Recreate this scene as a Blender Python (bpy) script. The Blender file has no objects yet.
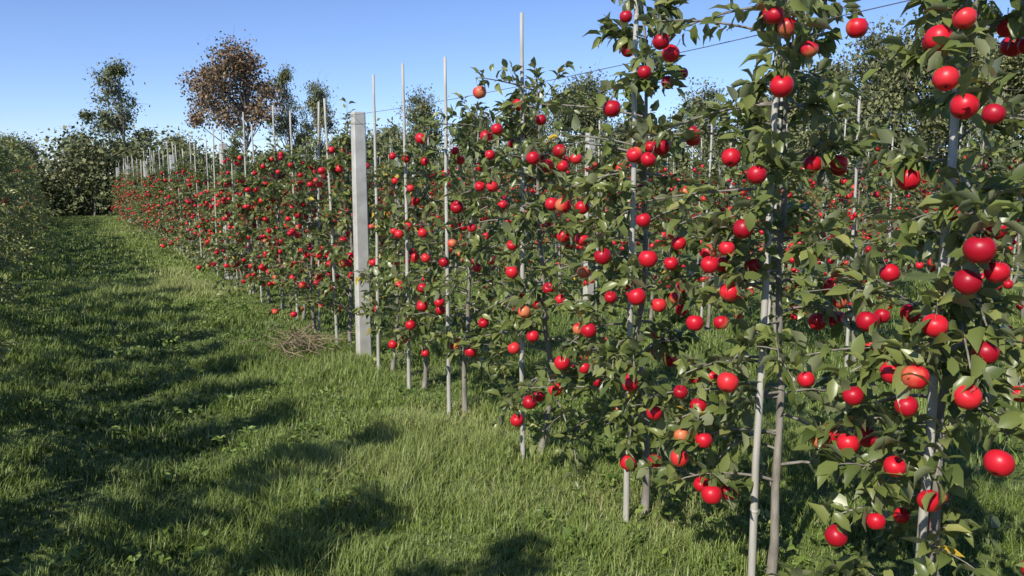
import bpy, math, numpy as np
from mathutils import Vector
sc=bpy.context.scene
COL=sc.collection
def R(seed): return np.random.default_rng(seed)

# ------------------------------------------------------------ mesh helpers
class MB:
    def __init__(s): s.v=[];s.f=[];s.m=[];s.c=[];s.n=0
    def add(s,v,f,mat,col):
        v=np.asarray(v,float).reshape(-1,3);f=np.asarray(f,int).reshape(-1,3)
        s.v.append(v);s.f.append(f+s.n);s.m.append(np.full(len(f),mat));
        c=np.zeros((len(v),4));c[:,3]=1;c[:,:3]=col;s.c.append(c);s.n+=len(v)
    def mesh(s,name,mats,smooth=True):
        v=np.concatenate(s.v);f=np.concatenate(s.f);m=np.concatenate(s.m);c=np.concatenate(s.c)
        me=bpy.data.meshes.new(name)
        me.vertices.add(len(v));me.vertices.foreach_set("co",v.astype(np.float32).ravel())
        me.loops.add(len(f)*3);me.loops.foreach_set("vertex_index",f.astype(np.int32).ravel())
        me.polygons.add(len(f));me.polygons.foreach_set("loop_start",np.arange(0,len(f)*3,3,dtype=np.int32))
        me.polygons.foreach_set("loop_total",np.full(len(f),3,dtype=np.int32))
        me.polygons.foreach_set("material_index",m.astype(np.int32))
        me.polygons.foreach_set("use_smooth",np.full(len(f),smooth))
        a=me.color_attributes.new("col",'FLOAT_COLOR','POINT');a.data.foreach_set("color",c.astype(np.float32).ravel())
        for x in mats: me.materials.append(x)
        me.update(calc_edges=True)
        return me
def obj(name,me,loc=(0,0,0),rot=0,scale=(1,1,1),parent=None):
    o=bpy.data.objects.new(name,me);COL.objects.link(o);o.location=loc;o.rotation_euler=(0,0,rot);o.scale=scale
    if parent: o.parent=parent
    return o
def nrm(a): return a/np.maximum(np.linalg.norm(a,axis=-1,keepdims=True),1e-9)
def basis(d,up):
    y=nrm(d);x=nrm(np.cross(y,up));z=np.cross(x,y);return np.stack([x,y,z],axis=1) # rows
def place(mb,tv,tf,orig,B,scale,mat,col):
    N=len(orig)
    if N==0:return
    sc_=np.asarray(scale,float)
    if sc_.ndim==1: sc_=sc_[:,None]*np.ones(3)
    V=tv[None]*sc_[:,None,:]
    V=np.einsum('nkj,nji->nki',V,B)+orig[:,None,:]
    F=tf[None]+ (np.arange(N)*len(tv))[:,None,None]
    mb.add(V.reshape(-1,3),F.reshape(-1,3),mat,np.repeat(col,len(tv),axis=0))
def tube(mb,pts,rad,sides,mat,col):
    pts=np.asarray(pts,float);n=len(pts);rad=np.asarray(rad,float)
    t=nrm(np.gradient(pts,axis=0));ref=np.array([1,0.13,0.07]) if abs(t[0][2])>.7 else np.array([0,.1,1.])
    x=nrm(np.cross(t,ref));y=np.cross(t,x)
    a=np.arange(sides)*2*np.pi/sides
    ring=pts[:,None]+rad[:,None,None]*(np.cos(a)[None,:,None]*x[:,None]+np.sin(a)[None,:,None]*y[:,None])
    v=ring.reshape(-1,3);f=[]
    for i in range(n-1):
        for j in range(sides):
            a0=i*sides+j;b0=i*sides+(j+1)%sides;f+= [(a0,b0,b0+sides),(a0,b0+sides,a0+sides)]
    b=len(v);v=np.vstack([v,pts[-1:]]);
    for j in range(sides): f.append(((n-1)*sides+j,(n-1)*sides+(j+1)%sides,b))
    mb.add(v,f,mat,col)

# ------------------------------------------------------------ templates
LEAF_V=np.array([[0,0,0],[-.24,.28,.07],[0,.32,0],[.24,.28,.07],[-.22,.64,.04],[0,.68,-.04],[.22,.64,.04],[0,1,-.16]],float)
LEAF_F=np.array([[0,2,1],[0,3,2],[1,2,5],[1,5,4],[2,3,6],[2,6,5],[4,5,7],[5,6,7]])
SL_V=np.array([[0,0,0],[-.27,.5,.06],[.27,.5,.06],[0,1,-.05]],float)
SL_F=np.array([[0,2,1],[1,2,3]])
def apple_t(nu,nv):
    v=[];
    for i in range(nv+1):
        th=math.pi*i/nv
        r=math.sin(th)*(1.0-.13*(1-math.cos(th))/2*1.2)
        z=math.cos(th)
        if z>0: z=z*(.90)-.42*math.exp(-(r/.28)**2)
        else: z=z*.9+.22*math.exp(-(r/.25)**2)
        for j in range(nu):
            a=2*math.pi*j/nu
            lob=1+.03*math.cos(5*a)*(1-math.cos(th))/2
            v.append((r*math.cos(a)*lob,r*math.sin(a)*lob,z))
    f=[]
    for i in range(nv):
        for j in range(nu):
            a=i*nu+j;b=i*nu+(j+1)%nu;f+=[(a,a+nu,b+nu),(a,b+nu,b)]
    return np.array(v),np.array(f)
AP_HI=apple_t(16,12);AP_LO=apple_t(8,6)

# ------------------------------------------------------------ materials
def newmat(name):
    m=bpy.data.materials.new(name);m.use_nodes=True;nt=m.node_tree;nt.nodes.clear()
    o=nt.nodes.new("ShaderNodeOutputMaterial");return m,nt,o
def ramp(nt,stops,fac):
    r=nt.nodes.new("ShaderNodeValToRGB")
    while len(r.color_ramp.elements)<len(stops): r.color_ramp.elements.new(.5)
    for e,(p,c) in zip(r.color_ramp.elements,stops): e.position=p;e.color=(*c,1)
    nt.links.new(fac,r.inputs[0]);return r
def attr(nt):
    a=nt.nodes.new("ShaderNodeVertexColor");a.layer_name="col";s=nt.nodes.new("ShaderNodeSeparateColor")
    nt.links.new(a.outputs[0],s.inputs[0]);return s
def leafmat(name,stops,back,rough=.42,trans=.25,spec=.5):
    m,nt,o=newmat(name);s=attr(nt);r=ramp(nt,stops,s.outputs[0])
    g=nt.nodes.new("ShaderNodeNewGeometry");mx=nt.nodes.new("ShaderNodeMix");mx.data_type='RGBA'
    mul=nt.nodes.new("ShaderNodeMath");mul.operation='MULTIPLY';mul.inputs[1].default_value=.6
    nt.links.new(g.outputs["Backfacing"],mul.inputs[0]);nt.links.new(mul.outputs[0],mx.inputs[0])
    nt.links.new(r.outputs[0],mx.inputs[6]);mx.inputs[7].default_value=(*back,1)
    p=nt.nodes.new("ShaderNodeBsdfPrincipled");nt.links.new(mx.outputs[2],p.inputs["Base Color"])
    p.inputs["Roughness"].default_value=rough;p.inputs["Specular IOR Level"].default_value=spec
    if trans>0:
        t=nt.nodes.new("ShaderNodeBsdfTranslucent");nt.links.new(r.outputs[0],t.inputs[0])
        ms=nt.nodes.new("ShaderNodeMixShader");ms.inputs[0].default_value=trans
        nt.links.new(p.outputs[0],ms.inputs[1]);nt.links.new(t.outputs[0],ms.inputs[2]);nt.links.new(ms.outputs[0],o.inputs[0])
    else: nt.links.new(p.outputs[0],o.inputs[0])
    return m
LEAF=leafmat("apple_leaf",[(0,(.08,.115,.03)),(.5,(.195,.235,.062)),(.85,(.32,.345,.11)),(.97,(.41,.39,.13)),(1,(.66,.46,.05))],(.36,.38,.24),trans=.30,rough=.34)
BGL=leafmat("woodland_leaf",[(0,(.075,.09,.035)),(.5,(.165,.18,.07)),(.8,(.245,.245,.095)),(1,(.30,.26,.12))],(.2,.21,.11),rough=.6,trans=0,spec=.3)
RUST=leafmat("copper_leaf",[(0,(.11,.08,.04)),(.5,(.24,.155,.085)),(1,(.32,.21,.12))],(.25,.19,.12),rough=.6,trans=0,spec=.3)
GRASS=leafmat("grass_blade",[(0,(.06,.11,.02)),(.45,(.185,.265,.048)),(.8,(.33,.40,.105)),(.93,(.49,.49,.20)),(1,(.60,.52,.32))],(.23,.30,.075),rough=.45,trans=.22,spec=.4)
def simple(name,c1,c2,scale,rough,bump=0.2,det=6,stretch=(1,1,1)):
    m,nt,o=newmat(name);tc=nt.nodes.new("ShaderNodeTexCoord");mp=nt.nodes.new("ShaderNodeMapping");mp.inputs["Scale"].default_value=stretch
    nt.links.new(tc.outputs["Object"],mp.inputs[0]);n=nt.nodes.new("ShaderNodeTexNoise");n.inputs["Scale"].default_value=scale;n.inputs["Detail"].default_value=det
    nt.links.new(mp.outputs[0],n.inputs[0]);r=ramp(nt,[(.3,c1),(.7,c2)],n.outputs[0])
    p=nt.nodes.new("ShaderNodeBsdfPrincipled");nt.links.new(r.outputs[0],p.inputs["Base Color"]);p.inputs["Roughness"].default_value=rough
    if bump:
        b=nt.nodes.new("ShaderNodeBump");b.inputs["Strength"].default_value=bump;b.inputs["Distance"].default_value=.01
        nt.links.new(n.outputs[0],b.inputs["Height"]);nt.links.new(b.outputs[0],p.inputs["Normal"])
    nt.links.new(p.outputs[0],o.inputs[0]);return m
BARK=simple("bark",(.16,.14,.115),(.34,.31,.26),40,.85,.5,stretch=(1,1,.25))
STAKE=simple("weathered_stake",(.36,.34,.29),(.60,.57,.51),22,.65,.3,stretch=(1,1,.12))
CONC=simple("concrete",(.42,.40,.355),(.60,.58,.52),9,.9,.15)
STEEL=simple("wire_steel",(.10,.10,.10),(.18,.18,.18),10,.5,0)
TWIG=simple("dry_twig",(.22,.16,.10),(.38,.29,.18),20,.9,.2)
# apple skin
APPLE,nt,o=newmat("apple_skin");s=attr(nt)
tc=nt.nodes.new("ShaderNodeTexCoord");n=nt.nodes.new("ShaderNodeTexNoise");n.inputs["Scale"].default_value=28;n.inputs["Detail"].default_value=4
nt.links.new(tc.outputs["Object"],n.inputs[0])
red=ramp(nt,[(0,(.36,.005,.018)),(.35,(.57,.009,.024)),(.8,(.68,.016,.03)),(1,(.72,.04,.04))],s.outputs[0])
ad=nt.nodes.new("ShaderNodeMath");ad.operation='MULTIPLY_ADD';ad.inputs[1].default_value=.7;nt.links.new(n.outputs[0],ad.inputs[0]);nt.links.new(s.outputs[1],ad.inputs[2])
bl=ramp(nt,[(.60,(0,0,0)),(1.0,(.8,.8,.8))],ad.outputs[0])
mx=nt.nodes.new("ShaderNodeMix");mx.data_type='RGBA';nt.links.new(bl.outputs[0],mx.inputs[0]);nt.links.new(red.outputs[0],mx.inputs[6]);mx.inputs[7].default_value=(.68,.28,.11,1)
vo=nt.nodes.new("ShaderNodeTexVoronoi");vo.inputs["Scale"].default_value=190;nt.links.new(tc.outputs["Object"],vo.inputs["Vector"])
lr=ramp(nt,[(.0,(.35,.35,.35)),(.12,(0,0,0))],vo.outputs["Distance"]);m2=nt.nodes.new("ShaderNodeMix");m2.data_type='RGBA'
nt.links.new(lr.outputs[0],m2.inputs[0]);nt.links.new(mx.outputs[2],m2.inputs[6]);m2.inputs[7].default_value=(.75,.32,.22,1)
p=nt.nodes.new("ShaderNodeBsdfPrincipled");nt.links.new(m2.outputs[2],p.inputs["Base Color"]);p.inputs["Roughness"].default_value=.38;p.inputs["Specular IOR Level"].default_value=.42
nt.links.new(p.outputs[0],o.inputs[0])
# ground
GND,nt,o=newmat("ground_turf");tc=nt.nodes.new("ShaderNodeTexCoord")
n1=nt.nodes.new("ShaderNodeTexNoise");n1.inputs["Scale"].default_value=.9;n1.inputs["Detail"].default_value=6
n2=nt.nodes.new("ShaderNodeTexNoise");n2.inputs["Scale"].default_value=35;n2.inputs["Detail"].default_value=8
nt.links.new(tc.outputs["Object"],n1.inputs[0]);nt.links.new(tc.outputs["Object"],n2.inputs[0])
r1=ramp(nt,[(.3,(.10,.15,.03)),(.6,(.17,.22,.055)),(.8,(.26,.24,.11))],n1.outputs[0])
r2=ramp(nt,[(.3,(.4,.4,.4)),(.7,(1.15,1.15,1.15))],n2.outputs[0])
mm=nt.nodes.new("ShaderNodeMix");mm.data_type='RGBA';mm.blend_type='MULTIPLY';mm.inputs[0].default_value=1
nt.links.new(r1.outputs[0],mm.inputs[6]);nt.links.new(r2.outputs[0],mm.inputs[7])
p=nt.nodes.new("ShaderNodeBsdfPrincipled");nt.links.new(mm.outputs[2],p.inputs["Base Color"]);p.inputs["Roughness"].default_value=.95
b=nt.nodes.new("ShaderNodeBump");b.inputs["Strength"].default_value=.8;b.inputs["Distance"].default_value=.04;nt.links.new(n2.outputs[0],b.inputs["Height"]);nt.links.new(b.outputs[0],p.inputs["Normal"])
nt.links.new(p.outputs[0],o.inputs[0])

# ------------------------------------------------------------ ground
me=bpy.data.meshes.new("ground");me.from_pydata([(-3000,-3000,0),(3000,-3000,0),(3000,3000,0),(-3000,3000,0)],[],[(0,1,2,3)]);me.materials.append(GND);obj("ground",me)

# ------------------------------------------------------------ apple tree
LV=[LEAF_V,LEAF_F];AP=[AP_HI];YEL=[.006];TINT=[0.]
def add_leaves(mb,g,pos,dirs,size,tint,mat=0,yellow=None):
    N=len(pos);yellow=YEL[0] if yellow is None else yellow
    up=nrm(np.stack([g.normal(0,.6,N),g.normal(0,.6,N),np.ones(N)],1))
    B=basis(dirs,up)
    s=size*g.uniform(.65,1.2,N);S=np.stack([s*g.uniform(.8,1.15,N),s,s*g.uniform(.3,2.6,N)],1)
    c=np.clip(tint+TINT[0]+g.normal(0,.22,N),0,.93);c[g.random(N)<yellow]=1.
    place(mb,LV[0],LV[1],pos,B,S,mat,np.stack([c,c,c],1))
def lateral(mb,g,p0,az,L,rise,droop,r0,nseg=6):
    pts=[np.array(p0,float)];el=rise
    for i in range(nseg):
        az+=g.normal(0,.16);el-=droop/nseg
        pts.append(pts[-1]+L/nseg*np.array([math.cos(az)*math.cos(el),math.sin(az)*math.cos(el),math.sin(el)]))
    tube(mb,pts,np.linspace(r0,r0*.3,len(pts)),4,1,(.5,.5,.5));return np.array(pts)
def along(pts,t):
    t=np.asarray(t)*(len(pts)-1);i=np.clip(t.astype(int),0,len(pts)-2);f=(t-i)[:,None];return pts[i]*(1-f)+pts[i+1]*f, nrm(pts[i+1]-pts[i])
def twig_leaves(mb,g,pts,n,size,t0=.12,tint=.42):
    t=g.uniform(t0,1.02,n)**.8;pos,d=along(pts,np.clip(t,0,1))
    rd=nrm(g.normal(0,1,(n,3)));dd=nrm(d*.7+rd*1.0+np.array([0,0,.05]))
    pos=pos+dd*.012+g.normal(0,.008,(n,3))
    add_leaves(mb,g,pos,dd,size,tint)
def apples(mb,g,C,r=.0375):
    N=len(C)
    if N==0:return
    AV,AF=AP[0]
    d=nrm(np.stack([g.normal(0,.35,N),g.normal(0,.35,N),-np.ones(N)],1))
    z=-d;x=nrm(np.cross(z,nrm(g.normal(0,1,(N,3)))));y=np.cross(z,x);B=np.stack([x,y,z],1)
    rr=r*g.uniform(.76,1.12,N)
    k=len(AV);V=np.einsum('nkj,nji->nki',AV[None]*rr[:,None,None],B)+C[:,None]
    F=AF[None]+(np.arange(N)*k)[:,None,None]
    side=nrm(np.stack([g.normal(.7,1,N),g.normal(.3,1,N),g.normal(-.4,.6,N)],1))
    low=np.clip((.9-C[:,2])/1.,0,1)*.35
    amt=np.where(g.random(N)<.16+low,g.uniform(.15,.32,N),g.uniform(-.1,.1,N))
    gg=np.einsum('kj,nj->nk',AV,side)*.4*(amt[:,None]>.13)+amt[:,None]
    redn=np.repeat(g.uniform(0,1,N)[:,None],k,1)
    mb.add(V.reshape(-1,3),F.reshape(-1,3),2,np.stack([redn.ravel(),np.clip(gg,0,1).ravel(),redn.ravel()],1))
    for i in range(N):
        top=C[i]+z[i]*rr[i]*.45;tube(mb,[top,top+z[i]*rr[i]*.9,top+z[i]*rr[i]*1.2+np.array([0,0,.01])],[.0016,.0013,.0018],3,1,(.5,.5,.5))
def apple_tree(seed,H=2.3,nlat=24,napple=55,leafn=30,custom=None,wid=.5,lowz=.42,dens=1.,lo=False,lsz=1.):
    g=R(seed);mb=MB()
    LV[0],LV[1]=(SL_V,SL_F) if lo else (LEAF_V,LEAF_F);AP[0]=AP_LO if lo else AP_HI
    n=12;zz=np.linspace(-.03,H,n);wob=np.cumsum(g.normal(0,.014,(n,2)),0);wob[0]=0
    tr=np.column_stack([wob,zz]);tr[:,0]+=.035
    tube(mb,tr,np.linspace(.019,.005,n)*(1+.3*(zz<.1)),8,1,(.5,.5,.5))
    hs=np.sort(g.uniform(0,1,nlat));hs=.7*np.linspace(0,1,nlat)+.3*hs
    anchor=[];az=g.uniform(0,6.28)
    for h in hs:
        z=lowz+h*(H-lowz-.12);p0,_=along(tr,np.array([(z+.03)/(H+.03)]));az+=2.4+g.normal(0,.4)
        L=(wid*(1-h)**1.05+.12)*g.uniform(.65,1.3);rise=g.uniform(.1,.8);droop=g.uniform(.5,1.7)*(1-.5*h)
        pts=lateral(mb,g,p0[0],az,L,rise,droop,.0075*(1-.4*h));anchor.append(pts)
        twig_leaves(mb,g,pts,int(leafn*(.5+L)*dens),.078*lsz)
        for k in range(g.integers(2,5)):
            q,dq=along(pts,np.array([g.uniform(.25,.95)]));sub=lateral(mb,g,q[0],az+g.choice([-1,1])*g.uniform(.5,1.4),g.uniform(.08,.24)*(1-.4*h),g.uniform(-.2,1.),.6,.0032,3)
            twig_leaves(mb,g,sub,int(leafn*.42*dens),.075*lsz);anchor.append(sub)
    for k in range(g.integers(2,5)):
        q,_=along(tr,np.array([g.uniform(.86,1.)]));pts=lateral(mb,g,q[0],g.uniform(0,6.28),g.uniform(.15,.38),g.uniform(1.0,1.45),.2,.004)
        twig_leaves(mb,g,pts,int(15*dens),.062,tint=.55)
    twig_leaves(mb,g,tr[4:],int(60*dens),.07)
    C=[]
    def ok(c,md=.070): return all(np.linalg.norm(c-x)>md for x in C)
    if custom is not None:
        for (cx,cy,cz) in custom:
            c=np.array([cx+g.normal(0,.04),cy,cz])
            for _ in range(6):
                if ok(c): break
                c[0]-=.05
            C.append(c)
            z0=min(max(cz+g.uniform(.0,.2),.35),H-.1);p0,_=along(tr,np.array([(z0+.03)/(H+.03)]));p0=p0[0]
            end=c+np.array([g.normal(0,.015),g.normal(0,.015),.072]);mid=(p0+end)/2+np.array([0,0,g.uniform(.02,.09)])+g.normal(0,.02,3)
            tt=np.linspace(0,1,7)[:,None];pts=(1-tt)**2*p0+2*tt*(1-tt)*mid+tt**2*end
            tube(mb,pts,np.linspace(.006,.0025,7),4,1,(.5,.5,.5));twig_leaves(mb,g,pts,int(16*dens),.076,t0=.2)
            ld=nrm(nrm(g.normal(0,1,(5,3)))+np.array([.1,.0,.15]));add_leaves(mb,g,end+g.normal(0,.022,(5,3)),ld,.076,.42)
    tries=0;want=napple+len(C)
    while len(C)<want and tries<4000:
        tries+=1;pts=anchor[g.integers(len(anchor))];q,_=along(pts,np.array([g.uniform(.3,1)]));q=q[0]
        if q[2]>H-.15: continue
        for k in range(g.choice([1,2,2,3,4])):
            c=q+np.array([g.normal(0,.04),g.normal(0,.04),-.055+g.normal(0,.022)])
            if c[2]>.3 and ok(c) and len(C)<want: C.append(c)
    apples(mb,g,np.array(C))
    return mb.mesh("apple_tree",[LEAF,BARK,APPLE])

CA="1.41,1.98;1.34,1.97;1.27,2.01;1.26,1.79;1.15,1.76;1.29,1.86;1.16,1.43;1.39,1.35;1.21,1.34;1.16,1.37;1.30,1.21;1.19,1.15;1.38,1.07;1.30,1.00;1.17,1.05;1.58,0.79;1.53,0.53;1.25,0.74;1.41,0.62;1.38,0.79;1.51,0.97;1.66,0.99;1.08,0.90;1.29,1.08;1.56,0.95;1.84,2.11;1.84,2.02;1.86,1.90;2.08,1.68;1.92,1.62;1.96,1.44;2.13,1.35;2.03,1.37;2.02,1.22;2.28,1.37;2.16,1.09;2.04,1.11;2.04,0.89;2.25,0.81;2.23,0.75;2.40,0.69;2.55,0.44;2.42,0.48;2.25,0.64;2.14,0.65;2.23,0.56;2.64,0.77;2.53,0.78;2.08,1.31;2.38,2.11;2.43,2.08;2.6,2.03;2.74,2.27;2.77,1.9;2.45,1.73;2.41,1.68;2.5,1.7;2.45,1.45;2.78,1.28;2.9,1.2;2.57,1.13;2.84,.95;3.12,1.05;2.78,1.1;3.1,.75;3.0,.74;3.18,.6;3.33,.53;3.26,.53;3.46,.38;2.98,.93;3.33,1.89;3.2,1.74;3.38,1.71;3.07,1.49;3.02,1.48;3.25,1.49;3.5,1.28;3.52,.93;3.46,.81;3.58,.73;3.83,.83;3.28,1.08;2.98,1.34;3.9,2.07;3.6,1.13;3.93,1.84;3.78,1.87;3.92,1.57;3.8,1.57;4.16,1.45;4.01,1.34;4.65,1.86;4.08,.62;4.46,.86;4.72,.8;5.0,.63;4.8,.47;4.52,.8;3.9,1.74;4.33,1.23"
CA=[tuple(float(q) for q in s_.split(",")) for s_ in CA.split(";")]
RX=2.34;FACE=2.05
NEAR=[(1.42,2.45,.48,20),(2.12,2.4,.44,24),(2.91,2.45,.40,24),(3.89,2.2,.42,28),(4.89,2.1,.38,26),(5.62,2.0,.34,24),(6.3,1.9,.27,16)]
cust={i:[] for i in range(len(NEAR))}
for (y,z) in CA:
    i=min(range(len(NEAR)),key=lambda k:abs(NEAR[k][0]-y));cust[i].append((FACE-.03-RX,y-NEAR[i][0],z))
DEN=[1.2,1.1,1.0,.95,.9,.85,.85];LOZ=[.24,.32,.36,.34,.34,.36,.38]
for i,(y,H,w,na) in enumerate(NEAR):
    YEL[0]=.09 if i==6 else .006
    me=apple_tree(100+i,H=H,nlat=23,napple=na,leafn=25,custom=cust[i],wid=w,lowz=LOZ[i],dens=DEN[i])
    obj("apple_tree",me,(RX,y,0))
YEL[0]=.006
VAR=[apple_tree(200+i,H=h,nlat=27,napple=62,leafn=26,wid=.48,lowz=.32,dens=.98) for i,h in enumerate([2.0,2.1,1.85,2.15,1.95,2.05])]
VLO=[apple_tree(230+i,H=h,nlat=25,napple=60,leafn=26,wid=.48,lowz=.38,dens=.8,lo=True,lsz=1.15) for i,h in enumerate([2.0,2.1,1.85,2.15,1.95])]
TINT[0]=.25
VPL=[apple_tree(260+i,H=h,nlat=30,napple=3,leafn=30,wid=.54,lowz=.28,dens=1.0,lsz=.95) for i,h in enumerate([2.3,2.4,2.2])]
TINT[0]=0.
g=R(5)
def tree_inst(x,y,s=1.,V=VAR):
    k=s*g.uniform(.9,1.06)
    obj("apple_tree",V[g.integers(len(V))],(x+g.normal(0,.04),y,0),g.uniform(0,6.28),(k*g.uniform(.95,1.15),k*g.uniform(.95,1.15),k))
# ---- stakes
def stake_mesh(h,seed):
    gg=R(seed);mb=MB();n=14;zz=np.linspace(-.05,h,n);pts=np.column_stack([np.cumsum(gg.normal(0,.0022,n)),np.cumsum(gg.normal(0,.0022,n)),zz])
    r=np.full(n,.0135)*np.linspace(1.12,.75,n);tube(mb,pts,r,10,0,(.5,.5,.5));
    for i in range(2,n,3): tube(mb,[pts[i]-[0,0,.006],pts[i],pts[i]+[0,0,.006]],[r[i]*1.0,r[i]*1.18,r[i]*1.0],10,0,(.5,.5,.5))
    return mb.mesh("tree_stake",[STAKE])
ST=[stake_mesh(h,i) for i,h in enumerate([2.45,2.4,2.5,2.35])]
ST_TALL=stake_mesh(2.75,9)
def stake(x,y,k=None,tilt=None):
    o=obj("tree_stake",ST[g.integers(4)] if k is None else k,(x,y,0));t=tilt or (g.normal(0,.015),g.normal(0,.015));o.rotation_euler=(t[0],t[1],g.uniform(0,6) if tilt is None else 0)
    if k is None: o.scale[2]=g.uniform(.9,1.03)
# ---- concrete post
def post_mesh(h=2.2,w=.06,dd=.045):
    mb=MB();ch=.012
    def ring(z,k): 
        a=w*k;b_=dd*k;return [(a-ch,-b_,z),(a,-b_+ch,z),(a,b_-ch,z),(a-ch,b_,z),(-a+ch,b_,z),(-a,b_-ch,z),(-a,-b_+ch,z),(-a+ch,-b_,z)]
    zs=[(-.05,1.04),(.5,1.02),(1.1,1.),(1.7,.97),(h-.015,.95),(h,.88)];v=[]
    for z,k in zs: v+=ring(z,k)
    f=[]
    for i in range(len(zs)-1):
        for j in range(8):
            a=i*8+j;b_=i*8+(j+1)%8;f+=[(a,b_,b_+8),(a,b_+8,a+8)]
    t=(len(zs)-1)*8
    for j in range(1,7): f.append((t,t+j,t+j+1))
    mb.add(v,f,0,(.5,.5,.5))
    for z in (.8,2.1):
        q=[(-w-.004,-dd-.004,z),(w+.004,-dd-.004,z+.004),(w+.004,dd+.004,z),(-w-.004,dd+.004,z-.004),(-w-.004,-dd-.004,z)]
        tube(mb,q,[.0015]*5,4,1,(.5,.5,.5))
    return mb.mesh("concrete_post",[CONC,STEEL],smooth=False)
PM=post_mesh()
PY=[.25+6.65*i for i in range(-1,7)]
rows=[RX+3.55*k for k in range(0,6)]
YEND=39.5
def post(x,y,r=0): obj("concrete_post",PM,(x,y,0),r)
for y in PY: post(RX-.01,y,.03*math.sin(y))
for y,k,t in [(1.42,ST_TALL,(.0,.012)),(2.10,ST[2],(0,.01)),(2.89,ST_TALL,(0,.004)),(3.87,ST[2],(0,-.004)),(4.89,ST[1],(0,-.004)),(5.62,ST[0],(0,0)),(6.3,ST[0],(0,.008)),(.72,ST[0],(0,0)),(.0,ST[1],(0,0)),(-.7,ST[1],(0,0))]: stake(RX-.09,y,k,t)
for y in (.6,-.15,-.85,-1.6): tree_inst(RX,y)
y=7.45
while y<YEND: tree_inst(RX,y,.98); stake(RX-.05+g.normal(0,.03),y+.04); y+=g.uniform(.78,.92)
for r_,x in enumerate(rows[1:]):
    y=max(.2,.5*x-2.5)+g.uniform(0,.5)
    while y<YEND:
        tree_inst(x,y,1.02,VLO)
        if r_<3: stake(x+g.normal(0,.02),y+.04)
        y+=g.uniform(.82,1.) if r_<3 else g.uniform(1.,1.2)
    for k in range(7):
        yy=1.8+r_*1.1+6.65*k
        if r_<4 and yy<YEND: post(x,yy)
# left row
LX=-1.08;y=-9.
while y<YEND:
    tree_inst(LX,y,1.05,VPL);stake(LX-.05,y+.04,ST[3]);y+=g.uniform(.8,.92)
for k in range(-1,6): post(LX-.02,-1+6.65*k)
x=LX-3.55;y=2.
while y<YEND: tree_inst(x,y,1.08,VLO);y+=g.uniform(.9,1.0)
# ---- wires
def wire(x,ys,z,name="trellis_wire"):
    mb=MB();pts=[]
    for a,b_ in zip(ys[:-1],ys[1:]):
        for t in np.linspace(0,1,7)[:-1]: pts.append((x,a+(b_-a)*t,z-.05*4*t*(1-t)))
    pts.append((x,ys[-1],z));tube(mb,pts,[.0019]*len(pts),5,0,(.5,.5,.5));return mb.mesh(name,[STEEL])
for xx,ys in ((RX-.075,PY),(LX+.06,[-1+6.65*k for k in range(-1,6)]),(rows[1]-.07,[1.8+6.65*k for k in range(6)])):
    obj("trellis_wire",wire(xx,ys,2.17))
# ---- brush pile by the post
mb=MB();gg=R(77)
for i in range(110):
    c=np.array([1.85+gg.normal(0,.15),7.3+gg.normal(0,.22),gg.uniform(.02,.2)]);a=gg.uniform(0,3.14);d=np.array([math.cos(a),math.sin(a),gg.normal(0,.35)])*gg.uniform(.06,.22)
    tube(mb,[c-d,c+gg.normal(0,.03,3),c+d],[.0045,.0035,.0015],4,0,(.5,.5,.5))
obj("pruned_twigs",mb.mesh("pruned_twigs",[TWIG]))

# ------------------------------------------------------------ grass
BL_V=np.array([[-.5,0,0],[.5,0,0],[-.42,.18,.5],[.42,.18,.5],[0,.62,.92]],float);BL_F=np.array([[0,1,3],[0,3,2],[2,3,4]])
def wave(x,y,s,seed):
    g_=R(seed);o_=np.zeros_like(x)
    for k in range(7):
        a=g_.uniform(0,6.28);f=s*g_.uniform(.6,2.2);o_+=np.sin(f*(x*math.cos(a)+y*math.sin(a))+g_.uniform(0,6.28))
    return o_/7*1.6
mb=MB();gg=R(31)
def patch(x0,x1,y0,y1,dens,w,hs=1.):
    N=int((x1-x0)*(y1-y0)*dens);x=gg.uniform(x0,x1,N);y=gg.uniform(y0,y1,N)
    b1=np.degrees(np.arctan2(x,y));keep=(b1>-12)&(b1<72);x=x[keep];y=y[keep];N=len(x)
    if N==0:return
    q=gg.random(N)<.5;cx=np.round(x/.09)*.09;cy=np.round(y/.09)*.09
    jx=np.sin(cx*91.7+cy*47.3)*.04;jy=np.cos(cx*63.1-cy*81.9)*.04
    x=np.where(q,cx+jx+gg.normal(0,.014,N),x);y=np.where(q,cy+jy+gg.normal(0,.014,N),y)
    w1=wave(x,y,2.2,1);w2=wave(x,y,.7,2);w3=wave(x,y,9,3);w4=wave(x,y,4.5,11)
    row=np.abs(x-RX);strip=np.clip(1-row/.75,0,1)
    h=(.07+.045*w1+.042*w3)*(1-.4*strip)*hs*gg.uniform(.5,1.5,N);h=np.clip(h,.02,.26)
    a=gg.uniform(0,6.28,N)+0;d=np.stack([np.cos(a),np.sin(a),np.zeros(N)],1);ln=np.abs(gg.normal(.0,1.,N))+.25
    xx=np.stack([-d[:,1],d[:,0],np.zeros(N)],1);B=np.stack([xx,d,np.tile([0,0,1.],(N,1))],1)
    S=np.stack([np.full(N,w)*gg.uniform(.6,1.4,N),h*ln,h],1)
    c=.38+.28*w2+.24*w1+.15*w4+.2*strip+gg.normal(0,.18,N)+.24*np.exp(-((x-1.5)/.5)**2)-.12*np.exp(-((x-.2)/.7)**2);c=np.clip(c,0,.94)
    dry=.03+.22*strip*(w4>.15);c[gg.random(N)<dry]=1
    place(mb,BL_V,BL_F,np.stack([x,y,np.zeros(N)],1),B,S,0,np.stack([c,c,c],1))
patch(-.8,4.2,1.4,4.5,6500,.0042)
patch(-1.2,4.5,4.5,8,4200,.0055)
patch(-1.5,5.5,8,14,1700,.009)
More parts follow.
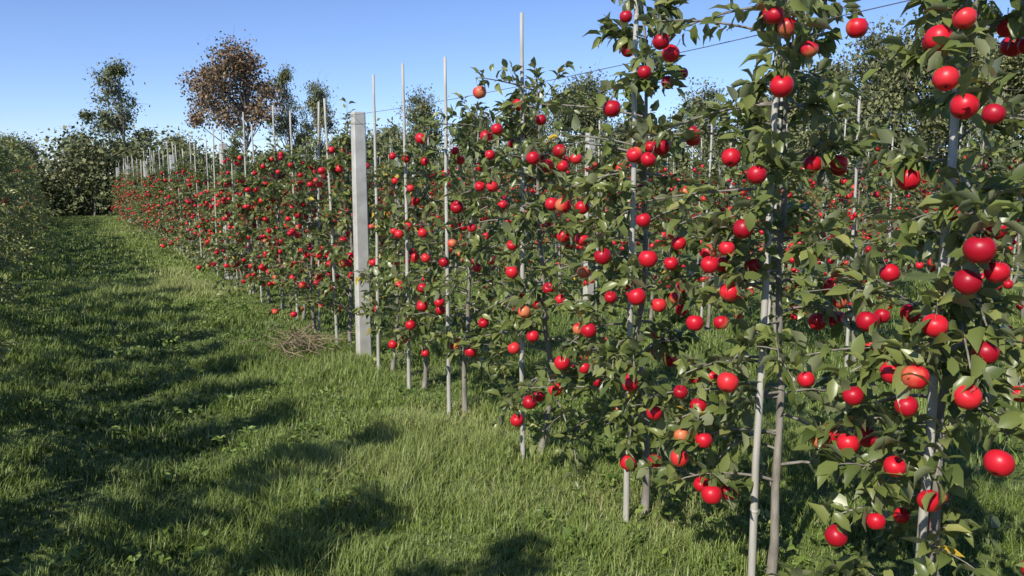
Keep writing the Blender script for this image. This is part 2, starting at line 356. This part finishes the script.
patch(-1.8,3.2,14,40,650,.018)
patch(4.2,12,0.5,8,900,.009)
patch(3.2,10,8,20,350,.016)
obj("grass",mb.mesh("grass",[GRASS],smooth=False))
# low weeds
mb=MB();gg=R(44);LV[0],LV[1]=LEAF_V,LEAF_F
N=1800;x=gg.uniform(-.6,3.5,N);y=gg.uniform(2.,11,N);m_=wave(x,y,3,8)>.15;x=x[m_];y=y[m_]
for i in range(len(x)):
    k=gg.integers(5,11);a=gg.uniform(0,6.28,k);d=np.stack([np.cos(a),np.sin(a),gg.uniform(.15,.9,k)],1);pos=np.tile([x[i],y[i],gg.uniform(.03,.08)],(k,1))+gg.normal(0,.015,(k,3))
    add_leaves(mb,gg,pos,nrm(d),gg.uniform(.025,.055),.36,yellow=0)
obj("weeds",mb.mesh("weeds",[GRASS]))

# ------------------------------------------------------------ woodland trees
def wood_tree(seed,H,W,nb=26,per=210,leaf=.17,mat=None,trunk_h=.3,spread=.42,name="woodland_tree"):
    g_=R(seed);mb=MB();mat=mat or BGL
    n=8;zz=np.linspace(-.1,H*.88,n);tr=np.column_stack([np.cumsum(g_.normal(0,.012*H,n)),np.cumsum(g_.normal(0,.012*H,n)),zz]);tr[0,:2]=0
    tube(mb,tr,np.linspace(.014*H,.004*H,n),7,1,(.5,.5,.5))
    for i in range(nb):
        u=g_.uniform(trunk_h,1.0);prof=math.sin(math.pi*min(1,(u-trunk_h+.12)/(1.12-trunk_h))**.8)**.6
        a=g_.uniform(0,6.28);rr=W/2*prof*math.sqrt(g_.uniform(.08,1));c=np.array([rr*math.cos(a),rr*math.sin(a),u*H])
        p0,_=along(tr,np.array([min(.98,max(.15,u*.8-.05))]));p0=p0[0];mid=(p0+c)/2+np.array([0,0,-.03*H]);tt=np.linspace(0,1,5)[:,None];pts=(1-tt)**2*p0+2*tt*(1-tt)*mid+tt**2*c
        tube(mb,pts,np.linspace(.005*H,.0015*H,5),4,1,(.5,.5,.5))
        k=int(per*g_.uniform(.5,1.3));sg=spread*W*.26*g_.uniform(.5,1.15)
        pos=c+g_.normal(0,1,(k,3))*np.array([sg,sg,sg*.75]);
        for _ in range(3):
            e=c+g_.normal(0,1,3)*sg*1.5;tube(mb,[c,(c+e)/2+g_.normal(0,.05,3),e],[.0015*H,.001*H,.0005*H],3,1,(.5,.5,.5))
        dd=nrm(g_.normal(0,1,(k,3)));s=leaf*g_.uniform(.6,1.4,k);up=nrm(g_.normal(0,.6,(k,3))+np.array([0,0,1]));t=np.clip(g_.uniform(.15,.8)+g_.normal(0,.15,k),0,1)
        S=np.stack([s*1.7,s*1.3,s],1)
        place(mb,SL_V,SL_F,pos,basis(dd,up),S,0,np.stack([t,t,t],1))
    return mb.mesh(name,[mat,BARK])
W1=[wood_tree(500+i,8,5.2,nb=46,per=360,leaf=.13,trunk_h=.12,spread=.42) for i in range(4)]
W2=[wood_tree(520+i,8,3.8,nb=34,per=280,leaf=.115,trunk_h=.3,spread=.38) for i in range(3)]
W3=wood_tree(540,8,5.0,nb=44,per=340,leaf=.115,mat=RUST,trunk_h=.52,spread=.34,name="copper_tree")
gg=R(61)
def wt(me,bear,dist,h,wx=1.,name="woodland_tree"):
    a=math.radians(bear);k=h/8;obj(name,me,(dist*math.sin(a),dist*math.cos(a),0),gg.uniform(0,6.28),(k*wx,k*wx,k))
for b_,d,h,kind,wx in [(3.6,55,8.4,2,1.),(10.6,50,9.2,3,.95),(13.9,50,7.9,2,.6),(15.9,50,7.2,2,.7),(23.0,50,6.6,1,.8),(20.5,56,5.4,1,.9),(27,52,5.6,1,1),(30.5,50,6.2,1,.8),(34.3,46,7.2,1,.9),(38,50,5.8,1,1),(42.6,46,6.4,1,1.),(46.5,44,6.2,1,.9),(49.8,44,7.6,1,1),(53.5,41,8.0,1,.9),(56.6,40,8.8,1,.9),(59.5,41,7.9,1,1),(62.5,40,7.8,1,1),(66,40,8.5,1,1),(70,41,7,1,1),(1.2,54,4.2,1,.8),(-2,52,4.2,1,.9),(-5.5,50,5.,1,1),(-10,50,6.0,1,1),(7,56,4.6,1,.8),(18,60,5.2,1,1)]:
    wt(W3 if kind==3 else (W2 if kind==2 else W1)[gg.integers(3)],b_,d,h,wx,"copper_tree" if kind==3 else "woodland_tree")
# ---- hedgerow
mb=MB();gg=R(71)
for i in range(760):
    b_=math.radians(gg.uniform(-14,74));d=gg.uniform(42,46);h=3.3+.6*math.sin(b_*23)+.45*math.sin(b_*61+1);
    c=np.array([d*math.sin(b_),d*math.cos(b_),gg.uniform(0,1)*h*.9]);k=170
    pos=c+gg.normal(0,1,(k,3))*np.array([.8,.8,.42]);pos[:,2]=np.abs(pos[:,2]);dd=nrm(gg.normal(0,1,(k,3)));up=nrm(gg.normal(0,.6,(k,3))+np.array([0,0,1]));t=np.clip(gg.uniform(.15,.85)+gg.normal(0,.15,k),0,1)
    s=.15*gg.uniform(.6,1.4,k)
    place(mb,SL_V,SL_F,pos,basis(dd,up),np.stack([s*1.8,s*1.3,s],1),0,np.stack([t,t,t],1))
    if i%8==0: tube(mb,[(c[0],c[1],-.05),(c[0]+gg.normal(0,.2),c[1],c[2]*.5),tuple(c)],[.06,.045,.02],5,1,(.5,.5,.5))
obj("hedgerow",mb.mesh("hedgerow",[BGL,BARK]))

# ------------------------------------------------------------ camera & light
cam=bpy.data.cameras.new("camera");co=bpy.data.objects.new("camera",cam);COL.objects.link(co)
co.location=(0,0,1.6);co.rotation_euler=(math.radians(82.38),0,-math.radians(29.36));cam.lens=28.1;cam.clip_end=5000;cam.clip_start=.05;sc.camera=co
EL=math.radians(39)
ts=Vector((-.87*math.cos(EL),-.49*math.cos(EL),math.sin(EL)))
l=bpy.data.lights.new("sun",'SUN');l.energy=5.0;l.angle=math.radians(.53);l.color=(1,.95,.85);lo=bpy.data.objects.new("sun",l);COL.objects.link(lo);lo.rotation_euler=ts.to_track_quat('Z','Y').to_euler();lo.location=(-20,-8,20)
sc.world=bpy.data.worlds.new("World");sc.world.use_nodes=True
nt=sc.world.node_tree;bg=nt.nodes["Background"];sk=nt.nodes.new("ShaderNodeTexSky");sk.sky_type='NISHITA';sk.sun_disc=False
sk.air_density=1.0;sk.dust_density=0.0;sk.ozone_density=6;sk.altitude=1400
sk.sun_elevation=EL;sk.sun_rotation=math.atan2(-.87,-.49);bg.inputs[1].default_value=.145
mx=nt.nodes.new("ShaderNodeMix");mx.data_type='RGBA';mx.blend_type='MULTIPLY';mx.inputs[0].default_value=1;mx.inputs[7].default_value=(1.08,1.0,1.1,1)
nt.links.new(sk.outputs[0],mx.inputs[6]);nt.links.new(mx.outputs[2],bg.inputs[0])
sc.view_settings.view_transform='Standard';sc.view_settings.look='None';sc.view_settings.exposure=0
